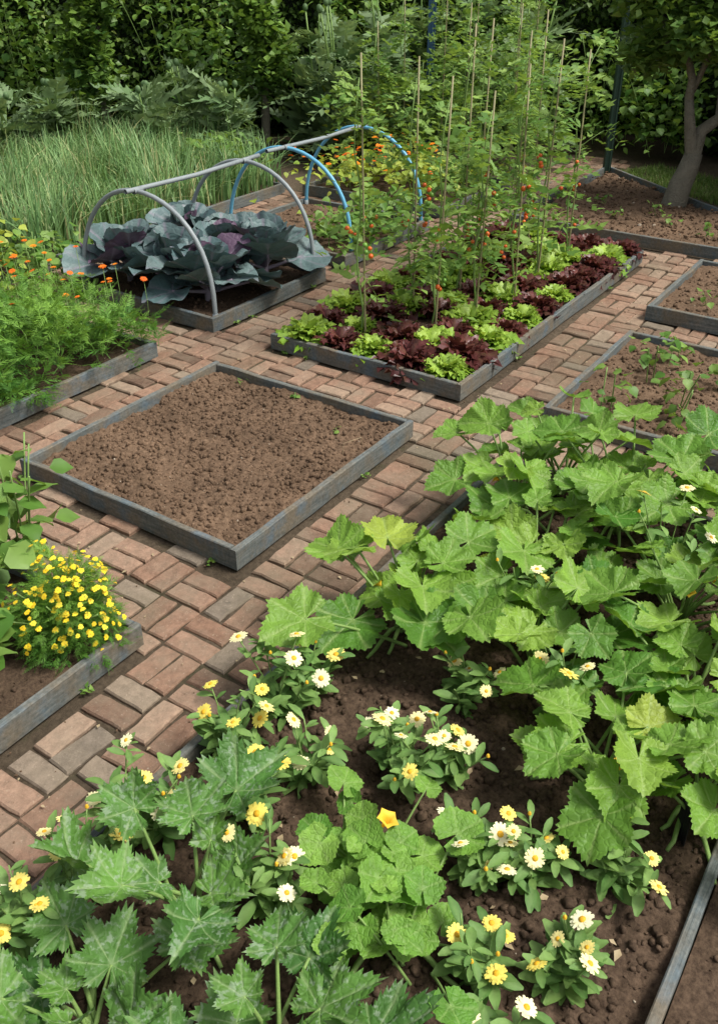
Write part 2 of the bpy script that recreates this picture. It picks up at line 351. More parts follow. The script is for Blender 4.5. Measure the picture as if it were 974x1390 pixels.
K=700; p2=np.stack([U(-2,5.5,K),U(-2,4,K),U(.003,.008,K)],-1); p2=p2[np.array([not inbed(p[0],p[1],.03) for p in p2])]
multi(mb,[L4],p2,U(0,6,len(p2)),U(-.2,.2,len(p2)),0,U(.008,.025,len(p2)),mat=1)
mb.build('path_grit',[M_soil,M_straw],MG)
# small weeds in the joints along the boards
mb=MB();c=[]
for a0,a1,b0,b1 in BEDS[:9]:
    for _ in range(5):
        if random.random()<.5: c.append((U(a0,a1),random.choice((b0-.015,b1+.015))))
        else: c.append((random.choice((a0-.015,a1+.015)),U(b0,b1)))
c=[p for p in c if not inbed(*p)]
for x,y in c:
    K=12;multi(mb,[L4,L4r],np.stack([rng.normal(x,.012,K),rng.normal(y,.012,K),U(0,.012,K)],-1),U(0,6.3,K),U(.1,1.0,K),0,U(.012,.03,K))
mb.build('path_weeds',[M_gen],MG)
# ---------------------------------------------------------------- raised beds
def board(mb,p,q,th,h,z0=0):
    p=np.array(p,float);q=np.array(q,float);d=q-p;L=np.linalg.norm(d);d/=L;n=np.array([-d[1],d[0]])
    bv=.004;V=[];ns=8;prof=[(0,0),(th,0),(th,h-bv),(th-bv,h),(bv,h),(0,h-bv)]
    for i in range(ns+1):
        c=p+d*L*i/ns;w=random.gauss(0,.0025) if 0<i<ns else 0;hz=random.gauss(0,.0016)
        for a,z in prof: V.append([*(c+n*(a+w)),z0+z+(hz if z>h/2 else 0)])
    m=len(prof);F=[[i*m+j,(i+1)*m+j,(i+1)*m+(j+1)%m,i*m+(j+1)%m] for i in range(ns) for j in range(m)]
    cap=[list(range(m)),[ns*m+j for j in range(m)][::-1]]
    mb.add(V,[np.array(F),np.array(cap)],random.random(),None,0,False)
def woodUV(o):
    me=o.data; uv=me.uv_layers.new(name='UVMap')
    for p in me.polygons:
        e=max(((me.vertices[p.vertices[i]].co-me.vertices[p.vertices[i-1]].co) for i in range(len(p.vertices))),key=lambda v:v.length)
        for li in p.loop_indices:
            c=me.vertices[me.loops[li].vertex_index].co
            if abs(e.x)>abs(e.y): uv.data[li].uv=(c.x,c.y*.8+c.z+c.y)
            else: uv.data[li].uv=(c.y+7,c.x*1.8+c.z)
def soil_at(x,y,amp=1): return amp*(.018*mnoise.noise((x*4,y*4,1))+.014*mnoise.noise((x*14,y*14,3))+.011*mnoise.noise((x*42,y*42,7)))
def soil(a0,a1,b0,b1,res,mat,parent,z=.062,clods=800,amp=1.,csz=(.004,.02)):
    na=int((a1-a0)/res);nb=int((b1-b0)/res);xs=np.linspace(a0,a1,na+1);ys=np.linspace(b0,b1,nb+1)
    hh=lambda x,y: z+soil_at(x,y,amp)+.012*math.sin(math.pi*(x-a0)/(a1-a0))*math.sin(math.pi*(y-b0)/(b1-b0))
    V=[[x,y,hh(x,y)] for x in xs for y in ys];k=nb+1
    F=np.array([[i*k+j,(i+1)*k+j,(i+1)*k+j+1,i*k+j+1] for i in range(na) for j in range(nb)])
    mb=MB();mb.add(V,F,.5)
    x=U(a0+.02,a1-.02,clods);y=U(b0+.02,b1-.02,clods)
    s=csz[0]+(csz[1]-csz[0])*rng.random(clods)**4
    zz=np.array([hh(p,q)+.1*r for p,q,r in zip(x,y,s)])
    P=np.stack([x,y,zz],-1);big=s>csz[0]+.35*(csz[1]-csz[0])
    multi(mb,ICO1,P[~big],U(0,6,(~big).sum()),U(-1,1,(~big).sum()),0,s[~big],smooth=False)
    multi(mb,ICO2,P[big],U(0,6,big.sum()),U(-1,1,big.sum()),0,s[big],smooth=True,var=U(0,.95,big.sum()))
    return mb.build('soil',[mat],MG,parent)
def bed(a0,a1,b0,b1,mat=M_soil,res=.02,clods=900,h=.105,name='raised_bed',**k):
    mb=MB();t=.032
    board(mb,(a0,b0),(a1,b0),t,h); board(mb,(a1,b1),(a0,b1),t,h+.001)
    board(mb,(a0,b1-t-.001),(a0,b0+t+.001),t,h+.002); board(mb,(a1,b0+t+.001),(a1,b1-t-.001),t,h-.002)
    o=mb.build(name,[M_wood],MG); woodUV(o)
    soil(a0+t,a1-t,b0+t,b1-t,res,mat,o,clods=clods,**k); return o
bed(*BEDS[0],res=.0095,clods=8000,csz=(.0025,.0165),amp=1.2)
bed(*BEDS[1],mat=M_soild,res=.03,clods=1500)
bed(*BEDS[2],mat=M_soild,res=.025,clods=900)
bed(*BEDS[3],res=.025,clods=1200)
bed(*BEDS[4],mat=M_soild,res=.03,clods=500)
bed(*BEDS[5],mat=M_soild,res=.02,clods=1500)
bed(*BEDS[6],mat=M_soild,res=.0135,clods=14000,csz=(.003,.022),amp=1.4)
bed(*BEDS[7],res=.02,clods=2600)
bed(*BEDS[8],res=.025,clods=1700)
bed(*BEDS[9],mat=M_soild,res=.05,clods=400)
bed(*BEDS[10],mat=M_soild,res=.05,clods=500)
soil(-2.9,1.42,-4.0,-2.165,.03,M_soild,None,clods=4000,z=.03)
KP=[(5.66,1.42),(5.66,-2.4),(6.3,-2.4),(6.95,-.1),(8.1,1.42)]
mb=MB()
for i in range(5):
    p,q=KP[i],KP[(i+1)%5]; board(mb,q,p,.03,.10)
ko=mb.build('raised_bed',[M_wood],MG);woodUV(ko)
def inK(x,y):
    if y>1.4 or y<-2.4 or x<5.69: return False
    xe=6.3+(y+2.4)/2.3*.65 if y<-.1 else 6.95+(y+.1)/1.52*1.15
    return x<xe-.02
mb=MB();res=.04;xs=np.arange(5.69,8.1,res);ys=np.arange(-2.4,1.4,res);V=[[x,y,.06+soil_at(x,y,1.5)] for x in xs for y in ys];k=len(ys)
F=np.array([[i*k+j,(i+1)*k+j,(i+1)*k+j+1,i*k+j+1] for i in range(len(xs)-1) for j in range(k-1) if inK(xs[i+1],ys[j])])
mb.add(V,F);P=[(x,y,.066+soil_at(x,y,1.5)) for x,y in zip(U(5.7,8,4500),U(-2.4,1.4,4500)) if inK(x,y)]
multi(mb,ICO1,P,U(0,6,len(P)),U(-1,1,len(P)),0,.006+.022*rng.random(len(P))**3,smooth=False);mb.build('soil',[M_soil],MG,ko)
# ---------------------------------------------------------------- squash
def arc(p,yaw,L,el,n=6,sag=.25):
    t=np.linspace(0,1,n);hx=L*math.cos(el)*t;z=L*math.sin(el)*(t*(1+sag)-sag*t*t*1.)
    return np.stack([p[0]+hx*math.cos(yaw),p[1]+hx*math.sin(yaw),p[2]+z],-1)
def squash(name,a,b,nl=13,R=(.10,.17),L=(.2,.42),Ts=SQL,mat=M_sq,spread=.1,elr=(.55,1.25),flowers=1,tilt=(-.35,.3),stemr=.006,dry=0):
    mb=MB();x0,y0=G(a,b);yw=U(0,6)
    for i in range(nl):
        yaw=yw+i*2.4+U(-.3,.3)
        f=(i+.5)/nl; el=elr[1]+(elr[0]-elr[1])*f+U(-.12,.12); l=U(*L)*(.8+.3*f)
        base=(U(-spread,spread)*f,U(-spread,spread)*f,.05)
        pts=arc(base,yaw,l,el); r=U(*R)*(.75+.25*f if i>1 else .55)
        mb.tube(pts,np.linspace(stemr*1.2,stemr*.7,6),6,1)
        v=1. if rng.random()<dry else np.clip((.85-.6*f)+rng.normal(0,.22),0,.86)
        multi(mb,Ts,[pts[-1]],yaw+U(-.6,.6),U(*tilt),U(-.45,.45),r,mat=0,var=np.array([v]))
    for i in range(flowers):
        yaw=U(0,6);pts=arc((0,0,.05),yaw,U(.14,.28),1.1);mb.tube(pts,.004,5,1)
        mb.scatter(TRU,[pts[-1]],RM(yaw,U(-.9,-.2),.3),U(.028,.042),np.array([.4]),2)
    for i in range(3):
        yaw=U(0,6);t=np.linspace(0,1,6);l=U(.12,.28);mb.tube(np.stack([l*t*math.cos(yaw),l*t*math.sin(yaw)+.03*np.sin(t*5),.05+.02*np.sin(t*3)],-1),np.linspace(.011,.006,6),6,1)
    return mb.build(name,[mat,M_stem,M_pety],TM(x0,y0,.03))
for (a,b,n,R,L) in [(.0,-.86,20,(.12,.18),(.22,.46)),(-.30,-1.75,18,(.11,.15),(.18,.38)),(.10,-1.35,16,(.11,.17),(.2,.40)),(.16,-1.9,15,(.11,.165),(.22,.42)),
    (.55,-1.15,18,(.12,.17),(.25,.44)),(.62,-1.72,18,(.12,.17),(.28,.46)),(1.0,-.85,17,(.11,.17),(.30,.50)),(1.15,-1.3,18,(.12,.18),(.36,.58)),(1.15,-1.85,18,(.12,.18),(.36,.60)),
    (1.25,-.95,10,(.10,.15),(.36,.56)),(.95,-2.5,15,(.12,.17),(.3,.5)),(.3,-2.55,14,(.12,.17),(.3,.45)),(-.25,-2.05,10,(.10,.14),(.18,.34))]:
    squash('squash_plant',a,b,n,R,L,dry=.02,flowers=random.choice((0,1,1,2)))
squash('zucchini_plant',-1.36,-1.02,10,(.105,.155),(.18,.40),ZUL,M_zu,.06,(.7,1.35),0,(-.2,1.0))
squash('zucchini_plant',-1.50,-1.42,10,(.105,.15),(.14,.30),ZUL,M_zu,.06,(.55,1.2),0,(-.1,.95))
squash('zucchini_plant',-1.72,-1.0,9,(.11,.15),(.14,.30),ZUL,M_zu,.06,(.5,1.2),0,(-.1,.8))
squash('zucchini_plant',-1.62,-1.75,8,(.10,.14),(.14,.28),ZUL,M_zu,.06,(.5,1.2),0,(-.1,.8))
squash('cucumber_plant',-.98,-1.33,26,(.055,.09),(.08,.26),CUL,M_cuc,.14,stemr=.004,dry=.03)
squash('cucumber_plant',-1.13,-1.50,24,(.055,.09),(.08,.26),CUL,M_cuc,.14,stemr=.004,flowers=0)
# ---------------------------------------------------------------- calendula
def calendula(a,b,h=.22,nf=5,v0=None):
    mb=MB();x0,y0=G(a,b);nf=nf+1;ns=nf+4
    for i in range(ns):
        yaw=i*2.4+U(-.4,.4);l=h*U(.7,1.2);pts=arc((U(-.03,.03),U(-.03,.03),0),yaw,l,U(.85,1.45),6)
        mb.tube(pts,np.linspace(.0035,.0022,6),5,1);K=11;t=rng.random(K);ps=np.array([pts[int(q*4.99)]*(1-(q*4.99%1))+pts[int(q*4.99)+1]*(q*4.99%1) for q in t])
        multi(mb,[CALL],ps,U(0,6.3,K),U(.0,.9,K),U(-.4,.4,K),U(.05,.105,K)*(1.1-.35*t))
        if i<nf:
            top=pts[-1]+[0,0,.010];R=RM(U(0,6),U(-.6,.6),U(-.5,.5))[0:1];v=(rng.random()**1.4*.8 if v0 is None else v0);s=U(.021,.034)
            mb.scatter(FLW[i%4],[top],R,s,np.array([v]),2);mb.scatter(FLD,[top],R,s,np.array([.5]),4)
        elif i<nf+2:
            mb.scatter(BUD,[pts[-1]],RM(0),.012,np.array([.6]),3)
    mb.build('calendula_plant',[M_cal,M_stem,M_petc,M_pety,M_disc],TM(x0,y0,.06))
for a,b,h,nf in [(-.85,-.68,.2,4),(-.62,-.72,.27,3),(-.50,-.76,.24,2),(-.78,-.98,.2,3),(-.62,-1.22,.23,6),(-.55,-1.32,.2,4),(-1.28,-.68,.24,6),(-1.17,-.74,.2,3),(-1.66,-.7,.22,3),(-1.45,-.68,.22,4),(-1.03,-.92,.22,3),
    (-.76,-1.6,.17,5),(-.72,-1.72,.15,4),(-.6,-1.92,.18,2),(-.95,-1.92,.17,4),(-1.07,-1.72,.17,3),(-1.2,-1.16,.24,3),(-.22,-1.25,.22,3),(.3,-1.2,.30,3),(.8,-1.6,.48,3),(.55,-1.95,.48,4),(-.1,-1.55,.3,2),(-1.25,-1.85,.17,3)]:
    calendula(a,b,h,nf,.8 if (a,b)in((-.85,-.68),(-1.03,-.92),(-1.07,-1.72)) else None)
def bushflowers(name,a,b,R,h,nf,leafn,T,lm,fm,fs=.016,ls=.06,ftop=.4,flw=FLS):
    mb=MB();x0,y0=G(a,b);K=leafn
    d=rng.normal(size=(K,3));d/=np.linalg.norm(d,axis=1)[:,None];d[:,2]=np.abs(d[:,2]);q=rng.random(K)**.45
    lump=1+.2*np.sin(d[:,0]*7+a*3)*np.sin(d[:,1]*6)
    P=d*q[:,None]*np.array([R,R,h])*lump[:,None]
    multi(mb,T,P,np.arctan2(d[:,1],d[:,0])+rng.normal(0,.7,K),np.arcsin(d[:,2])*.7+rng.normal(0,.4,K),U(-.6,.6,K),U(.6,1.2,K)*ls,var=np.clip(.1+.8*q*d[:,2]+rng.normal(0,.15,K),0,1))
    d=rng.normal(size=(nf,3));d/=np.linalg.norm(d,axis=1)[:,None];d[:,2]=np.abs(d[:,2])+ftop*rng.random(nf);d/=np.linalg.norm(d,axis=1)[:,None]
    lump=1+.2*np.sin(d[:,0]*7+a*3)*np.sin(d[:,1]*6)
    P=d*np.array([R,R,h])*(U(1.0,1.2,nf)*lump)[:,None]
    yw=np.arctan2(d[:,1],d[:,0]);pt=-(math.pi/2-np.arcsin(d[:,2]))*.7+rng.normal(0,.3,nf);multi(mb,[flw],P,yw,pt,U(-.3,.3,nf),U(.7,1.2,nf)*fs,mat=1)
    multi(mb,[dome(.25,.15,.05,6)],P,yw,pt,0,fs,mat=3)
    for i in range(14): mb.tube(arc((0,0,0),U(0,6),h*.9,U(.7,1.5),5),.003,4,2)
    mb.build(name,[lm,fm,M_stem,M_disc],TM(x0,y0,.06))
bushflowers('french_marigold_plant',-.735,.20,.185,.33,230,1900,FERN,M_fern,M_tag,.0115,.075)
def beans(name,x0,y0,h,R,n,size=.07,mat=M_gen,fl=0,ns=5,z0=.25):
    mb=MB()
    for i in range(ns): mb.tube(arc((U(-R,R)*.4,U(-R,R)*.4,0),U(0,6),h,U(1.1,1.5),6),.004 if h>.2 else .0025,5,1)
    P=np.stack([rng.normal(0,R*.5,n),rng.normal(0,R*.5,n),U(z0,1,n)*h],-1)
    multi(mb,[BEAN],P,U(0,6.3,n),U(-.7,.3,n),U(-.5,.5,n),U(.7,1.2,n)*size)
    if fl: multi(mb,[FLS],np.stack([rng.normal(0,R*.5,fl),rng.normal(0,R*.5,fl),U(.8,1.15,fl)*h],-1),U(0,6,fl),U(-.8,.3,fl),0,.03,mat=2)
    mb.build(name,[mat,M_stem,M_peto],TM(x0,y0,.06))
for a,b,h in[(-.60,.68,.6),(-.85,.62,.5),(-1.05,.40,.32),(-.7,.9,.6),(-1.2,.3,.3)]: beans('bean_plant',*G(a,b),h,.2,60,.11)
# ---------------------------------------------------------------- feathery carrot / marigold bed
mb=MB();n=3200;h=.46;x=U(-.6,1.54,n);y=1.92+1.4*rng.random(n)
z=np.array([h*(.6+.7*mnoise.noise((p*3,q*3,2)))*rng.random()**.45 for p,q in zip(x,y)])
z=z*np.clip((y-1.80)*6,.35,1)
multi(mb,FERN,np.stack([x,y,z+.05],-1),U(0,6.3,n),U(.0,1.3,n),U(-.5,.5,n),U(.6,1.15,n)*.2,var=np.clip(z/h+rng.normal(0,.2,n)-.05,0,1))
for i in range(90): mb.tube(arc((U(-.6,1.4),U(2.05,3.3),.05),U(0,6),h*.7,1.3,4),.004,4,1)
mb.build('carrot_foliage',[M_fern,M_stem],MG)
mb=MB();K=46;x=U(.7,1.7,K);y=U(2.2,3.4,K);P=np.stack([x,y,U(.40,.56,K)],-1)
multi(mb,[flower(9,2,.22)],P,U(0,6,K),U(-.5,.3,K),0,U(.018,.028,K),mat=0)
for p in P: mb.tube([[p[0],p[1],.1],[p[0]+.01,p[1],p[2]*.6],p],.002,4,1)
mb.build('orange_marigold_flowers',[M_peto,M_stem],MG)
# ---------------------------------------------------------------- lettuces
def letmesh(mats,n=34):
    mb=MB()
    for i in range(n):
        f=(i+.5)/n;yaw=i*2.4+U(-.3,.3);multi(mb,LFR,[[math.cos(yaw)*.03*f,math.sin(yaw)*.03*f,.01+.02*(1-f)]],yaw,1.45-.95*f+U(-.2,.2),U(-.25,.25),.085+.05*f+U(-.02,.02),var=np.clip(1-f*.8+U(-.2,.2),0,1))
    o=mb.build('lettuce',mats);me=o.data;bpy.data.objects.remove(o);return me
GL=[letmesh([M_let]) for _ in range(4)];RL=[letmesh([M_rlet]) for _ in range(4)]
for i in range(12):
    for j in range(5):
        a=2.19+i*.262;b=.18+j*.268
        if a>5.12: continue
        red=(i+j)%2==1
        if i>5 and random.random()<.3: red=not red
        if i in(2,6) and j==2: continue
        x,y=G(a+random.gauss(0,.015),b+random.gauss(0,.015))
        obj('red_lettuce' if red else 'green_lettuce',random.choice(RL if red else GL),TM(x,y,.055,U(0,6),U(.95,1.35)))
# ---------------------------------------------------------------- tomatoes on canes
def tomato(a,b,h,nl=21,sc=1.,name='tomato_plant',world=None,fruit=7,mat=M_tom,T=TOML,sh=5,low=.16):
    mb=MB();x0,y0=G(a,b) if world is None else world;lx,ly=U(-.04,.04,2)
    mb.tube([[.03,0,0],[.03+lx*.5,ly*.5,h*.55],[.03+lx,ly,h*1.08]],[.008,.007,.006],6,2)
    t=np.linspace(0,1,9);mb.tube(np.stack([lx*t+.02*np.sin(t*14),ly*t+.02*np.cos(t*11),h*t],-1),np.linspace(.008,.004,9),6,1)
    f=low+(1-low)*(np.arange(nl)+.5)/nl;yaw=np.arange(nl)*2.4+U(-.4,.4,nl);P=np.stack([lx*f+.02*np.sin(f*14),ly*f,h*f*.97+.05],-1)
    multi(mb,T,P,yaw,U(-.1,.9,nl),U(-.5,.5,nl),U(.15,.27,nl)*sc*(1.1-.4*f))
    for i in range(sh):
        z=U(.3,.95)*h;pts=arc((lx*z/h,ly*z/h,z),U(0,6),U(.12,.28),U(.5,1.2),5);mb.tube(pts,.003,4,1);K=5
        multi(mb,T,pts,U(0,6,K),U(-.2,.8,K),U(-.5,.5,K),U(.10,.18,K)*sc)
    if fruit:
        for c in range(fruit//2+1):
            z=U(.2,.65)*h;yw=U(0,6);K=4;P=np.stack([math.cos(yw)*.09+U(-.03,.03,K),math.sin(yw)*.09+U(-.03,.03,K),z-np.arange(K)*.022],-1);mb.scatter(SPH,P,RM(np.zeros(K)),U(.012,.018,K),(rng.random(K)>.6).astype(float),3)
    mb.build(name,[mat,M_stem,M_cane,M_tomr],TM(x0,y0,.05))
for a,b,h in[(2.38,.95,1.62),(2.70,.60,1.5),(3.0,.95,1.55),(3.05,.48,1.4),(3.45,.82,1.7),(3.5,.40,1.5),(3.9,.95,1.7),(4.0,.45,1.6),(4.35,.85,1.6),(4.5,.42,1.5),(4.8,.9,1.7)]:
    tomato(a,b,h)
# ---------------------------------------------------------------- cabbages & hoops
M_stalk=simple('cabbage_stalk',(.2,.2,.22),(.25,.18,.25))
def cabmesh():
    mb=MB();n=19
    for i in range(n):
        f=(i+.5)/n;yaw=i*2.4+U(-.35,.35);el=1.4-1.15*f+U(-.12,.12);l=.07+.17*f;pts=arc((0,0,.05+.09*(1-f)),yaw,l,el,5,.1);mb.tube(pts,np.linspace(.012,.007,5),6,1)
        multi(mb,CBL,[pts[-1]],yaw+U(-.35,.35),el*.9+U(-.35,.3),U(-.55,.55),(.11+.07*f)*U(.85,1.15),var=np.array([1. if rng.random()<.10 else U(0,.85)]))
    mb.tube([[0,0,0],[0,0,.12]],.02,8,1)
    o=mb.build('red_cabbage',[M_cab,M_stalk]);me=o.data;bpy.data.objects.remove(o);return me
CM=[cabmesh() for _ in range(4)]
for i in range(2):
    for j in range(3):
        x,y=G(2.40+i*.58+U(-.05,.05),2.25+j*.41+U(-.04,.04));obj('red_cabbage',CM[(i*2+j)%4],TM(x,y,.05,U(0,6),U(1.15,1.4)))
def hoops(name,aa,b0,b1,mat,ridge,z1=.85):
    mb=MB();c=(b0+b1)/2
    for a in aa:
        t=np.linspace(0,math.pi,25);hw=(b1-b0)/2
        P=np.stack([np.full(25,a)+.03*np.sin(t)+.01*np.sin(t*3),c-hw*np.cos(t)+.012*np.sin(2*t),.10+(z1-.1)*np.sin(t)**.85],-1)
        P=np.concatenate([[[a,b0,.03]],P,[[a,b1,.03]]]);mb.tube(P,.0165,10,0)
        for bb in(b0,b1): mb.tube([[a,bb,.04],[a,bb,.10]],.021,10,1)
        mb.tube([[a-.01,c,z1+.004],[a+.07,c,z1+.004]],.022,10,1)
    mb.tube([[ridge[0],c,z1+.014],[(ridge[0]+ridge[1])/2,c+.01,z1-.006],[ridge[1],c,z1+.014]],.0165,10,1)
    mb.build(name,[mat,M_pipeg],MG)
hoops('cloche_hoop_frame',[2.10,3.26],1.985,3.31,M_pipeg,(2.02,3.45))
hoops('cloche_hoop_frame',[3.84,4.98],2.03,3.35,M_pipeb,(3.6,5.1))
# ---------------------------------------------------------------- onions / chives
def grasses(name,n,ax,bx,h,w,M,mat,z0=.05,lean=.5,h0=.6,clump=0):
    mb=MB();x=U(*ax,n);y=U(*bx,n);nb=5;t=np.linspace(0,1,nb+1);hh=h*U(h0,1.1,n);yw=U(0,6.3,n);ln=np.abs(rng.normal(0,lean,n))
    hh=hh*np.array([.85+.5*mnoise.noise((p*1.6,q*1.6,8)) for p,q in zip(x,y)])
    if clump: ph=np.array([3*mnoise.noise((p*2.2,q*2.2,3)) for p,q in zip(x,y)]);yw=ph*2+rng.normal(0,.9,n)
    cx=np.cos(yw);sy=np.sin(yw)
    hor=hh[:,None]*ln[:,None]*t[None]**2*.8;ver=hh[:,None]*(t[None]-.25*ln[:,None]*t[None]**3)
    wd=w*(1-t**1.5)[None]*np.ones((n,1))+.0006
    c=np.stack([x[:,None]+hor*cx[:,None],y[:,None]+hor*sy[:,None],z0+ver],-1);side=np.stack([-sy,cx,np.zeros(n)],-1)[:,None]*wd[...,None]
    V=np.stack([c+side,c-side],2).reshape(-1,3);k=2*(nb+1)
    F=np.array([[2*i,2*i+1,2*i+3,2*i+2] for i in range(nb)]);F=(F[None]+(np.arange(n)*k)[:,None,None]).reshape(-1,4)
    mb.add(V,F,np.repeat(rng.random(n),k));return mb.build(name,[mat],M)
grasses('onion_foliage',3600,(2.3,5.4),(4.0,5.6),.66,.009,MG,M_oni,lean=.75,clump=1)
grasses('onion_foliage',2200,(3.6,6.6),(5.6,7.0),.6,.009,MG,M_oni,lean=.75,clump=1)
# ---------------------------------------------------------------- foliage masses
def foliage(name,centers,n,T,size,mat,trunk=None,updir=.2,shell=.4):
    mb=MB();C=np.array(centers,float);w=C[:,3]*C[:,4]+C[:,3]*C[:,5];w/=w.sum();ix=rng.choice(len(C),n,p=w)
    d=rng.normal(size=(n,3));d/=np.linalg.norm(d,axis=1)[:,None];q=rng.random(n)**shell
    P=C[ix,:3]+d*q[:,None]*C[ix,3:];P=P[P[:,2]>.02];n=len(P)
    v=np.array([.5+.7*mnoise.noise(tuple(p*2.2)) for p in P])+rng.normal(0,.18,n)
    multi(mb,T,P,U(0,6.3,n),rng.normal(updir,.5,n),U(-.8,.8,n),U(.6,1.25,n)*size,var=np.clip(v,0,1))
    if trunk:
        for pts,rad in trunk: mb.tube(pts,rad,9,1)
    return mb.build(name,[mat,M_bark],None)
def hedge(name,p,q,thick,h,n,size=.055,mat=M_hed):
    p=np.array(p,float);q=np.array(q,float);d=q-p;L=np.linalg.norm(d);d/=L;nn=np.array([-d[1],d[0]])
    mb=MB();s=U(0,L,n);z=U(0,h,n);dep=np.array([.30*mnoise.noise((a*1.3,c*1.3,5))+.18*mnoise.noise((a*4,c*4,9)) for a,c in zip(s,z)])
    side=np.abs(rng.normal(0,.10,n));topm=rng.random(n)<.15;z=np.where(topm,h+.15*dep-np.abs(rng.normal(0,.05,n)),z);off=np.where(topm,U(-thick/2,thick/2,n),thick/2+dep-side)
    P=np.stack([p[0]+d[0]*s-nn[0]*off,p[1]+d[1]*s-nn[1]*off,z],-1)
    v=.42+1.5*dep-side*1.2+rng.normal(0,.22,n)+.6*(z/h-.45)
    multi(mb,[L4r,L4],P,math.atan2(-nn[1],-nn[0])+rng.normal(0,.9,n),rng.normal(-.4,.5,n),U(-.7,.7,n),U(.7,1.3,n)*size,var=np.clip(v,0,1))
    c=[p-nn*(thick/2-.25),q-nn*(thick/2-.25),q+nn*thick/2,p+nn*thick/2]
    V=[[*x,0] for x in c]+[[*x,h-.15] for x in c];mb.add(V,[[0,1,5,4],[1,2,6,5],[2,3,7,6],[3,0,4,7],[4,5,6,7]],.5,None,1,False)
    mb.build(name,[mat,M_hedd])
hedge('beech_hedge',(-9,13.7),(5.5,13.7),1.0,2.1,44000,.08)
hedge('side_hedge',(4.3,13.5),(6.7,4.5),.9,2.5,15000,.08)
foliage('background_trees',[(U(-14,14),U(16,19),U(1,6),*(np.array([1,1,.8])*U(1.,2.))) for _ in range(60)],20000,[L4r],.22,M_tree)
for X,Y in[(-3.15,12.15),(-1.16,12.15)]:
    cs=[(X+U(-.18,.18),Y-.1+U(-.12,.12),z,.34,.28,.28) for z in np.arange(.8,3.1,.2)]
    foliage('cordon_pear_tree',cs,4200,[L4r],.10,M_pear,trunk=[([[X-.02,Y,0],[X,Y,.8],[X+.03,Y,1.8],[X,Y,3]],[.06,.05,.03,.012])]+[([[X,Y,z],[X+U(-.3,.3),Y+U(-.2,.2),z+.2]],[.012,.005]) for z in np.arange(.6,2.8,.25)],shell=.6)
tx,ty=3.12,9.2
def br(p,q,r0,r1,k=5,w=.05):
    p=np.array(p);q=np.array(q);t=np.linspace(0,1,k)[:,None];P=p+(q-p)*t;P[1:-1]+=rng.normal(0,w,(k-2,3));return (P,np.linspace(r0,r1,k)*rng.uniform(.9,1.1,k))
TR=[br((tx-.02,ty,-.05),(tx+.12,ty,.55),.13,.085,5,.012),br((tx+.12,ty,.5),(tx+.55,ty+.1,1.5),.075,.045,6,.03),br((tx+.55,ty+.1,1.5),(tx+.8,ty+.1,2.8),.045,.02),
    br((tx+.10,ty,.5),(tx-.02,ty,1.05),.06,.045,4,.01),br((tx-.02,ty,1.05),(tx-.35,ty+.1,1.75),.042,.028),br((tx-.35,ty+.1,1.75),(tx-.55,ty+.1,2.8),.028,.012),br((tx,ty,1.1),(tx+.2,ty-.1,2.2),.03,.012),br((tx+.3,ty,1.0),(tx+1.0,ty-.2,1.7),.03,.012)]
cs=[(tx+.1+x,ty+y,z,r,r,r*.75) for x,y,z,r in [(-.5,.1,1.45,.34),(-.6,0,1.95,.4),(0,-.1,1.95,.4),(.5,-.2,1.65,.42),(.9,-.3,1.35,.42),(1.2,0,2.0,.5),(.4,.2,2.4,.45),(-.3,.2,2.5,.4),(.85,-.1,1.0,.32),(1.3,-.2,1.2,.4),(.35,.4,1.5,.35),(.15,-.35,1.5,.3),(-.25,-.3,1.6,.28)]]
foliage('apple_tree',cs,12500,[L4r],.095,M_tree,trunk=TR,shell=.55)
def artichoke(x,y,h,n=26,s=.6,mat=M_art,bloom=False):
    mb=MB();K=n;z=rng.random(K)**1.2*.75*h;multi(mb,ARTL,np.stack([rng.normal(0,.08,K),rng.normal(0,.08,K),z],-1),U(0,6.3,K),U(.1,1.35,K),U(-.3,.3,K),U(.6,1.1,K)*s*(1.05-.4*z/h))
    for i in range(3):
        pts=arc((0,0,0),U(0,6),h*.95,U(1.3,1.55),5);mb.tube(pts,.011,6,1);mb.scatter(SPH,[pts[-1]],RM(0),np.array([[.035,.035,.045]]),np.array([.1]),0)
        if bloom: multi(mb,[flower(14,2,.1,.1,.9)],[pts[-1]+[0,0,.02]],0,0,0,.06,mat=2)
    mb.build('artichoke_plant',[mat,M_stem,M_purp],TM(x,y))
for x,y,h,s in[(-5,11.6,.9,.7),(-4.2,11.3,.8,.75),(-3.7,11.7,.9,.7),(-2.5,11.5,.9,.75),(-2.1,12.0,1.1,.7),(-.5,12.2,1.7,.8),(-.2,11.7,1.8,.8),(.3,12.2,2.0,.8),(-1.5,11.5,.9,.65),(1.4,12.5,2.1,.8),(2.1,12.2,1.85,.8),(-5.6,12.3,1.2,.8),(.8,12.7,2.1,.7)]: artichoke(x,y,h,46,s,bloom=(x==2.1))
for x,y,h in[(.9,10.9,1.9),(1.3,11.2,2.0),(1.7,10.9,1.9),(2.0,11.4,1.8),(.5,11.2,1.7),(1.1,10.3,1.6),(1.6,10.2,1.6),(.2,10.9,1.4)]: tomato(0,0,h,28,world=(x,y),sc=1.2,name='climbing_bean_plant',fruit=0)
for a,b,h,R,n,s,m,f in[(5.75,3.35,.35,.55,200,.09,M_ylw,34),(6.3,3.0,.4,.5,170,.09,M_ylw,22),(5.8,2.45,.4,.5,220,.08,M_ylw,4),(6.5,2.4,.45,.5,170,.08,M_gen,8)]: beans('nasturtium_plant',*G(a,b),h,R,n,s,m,f)
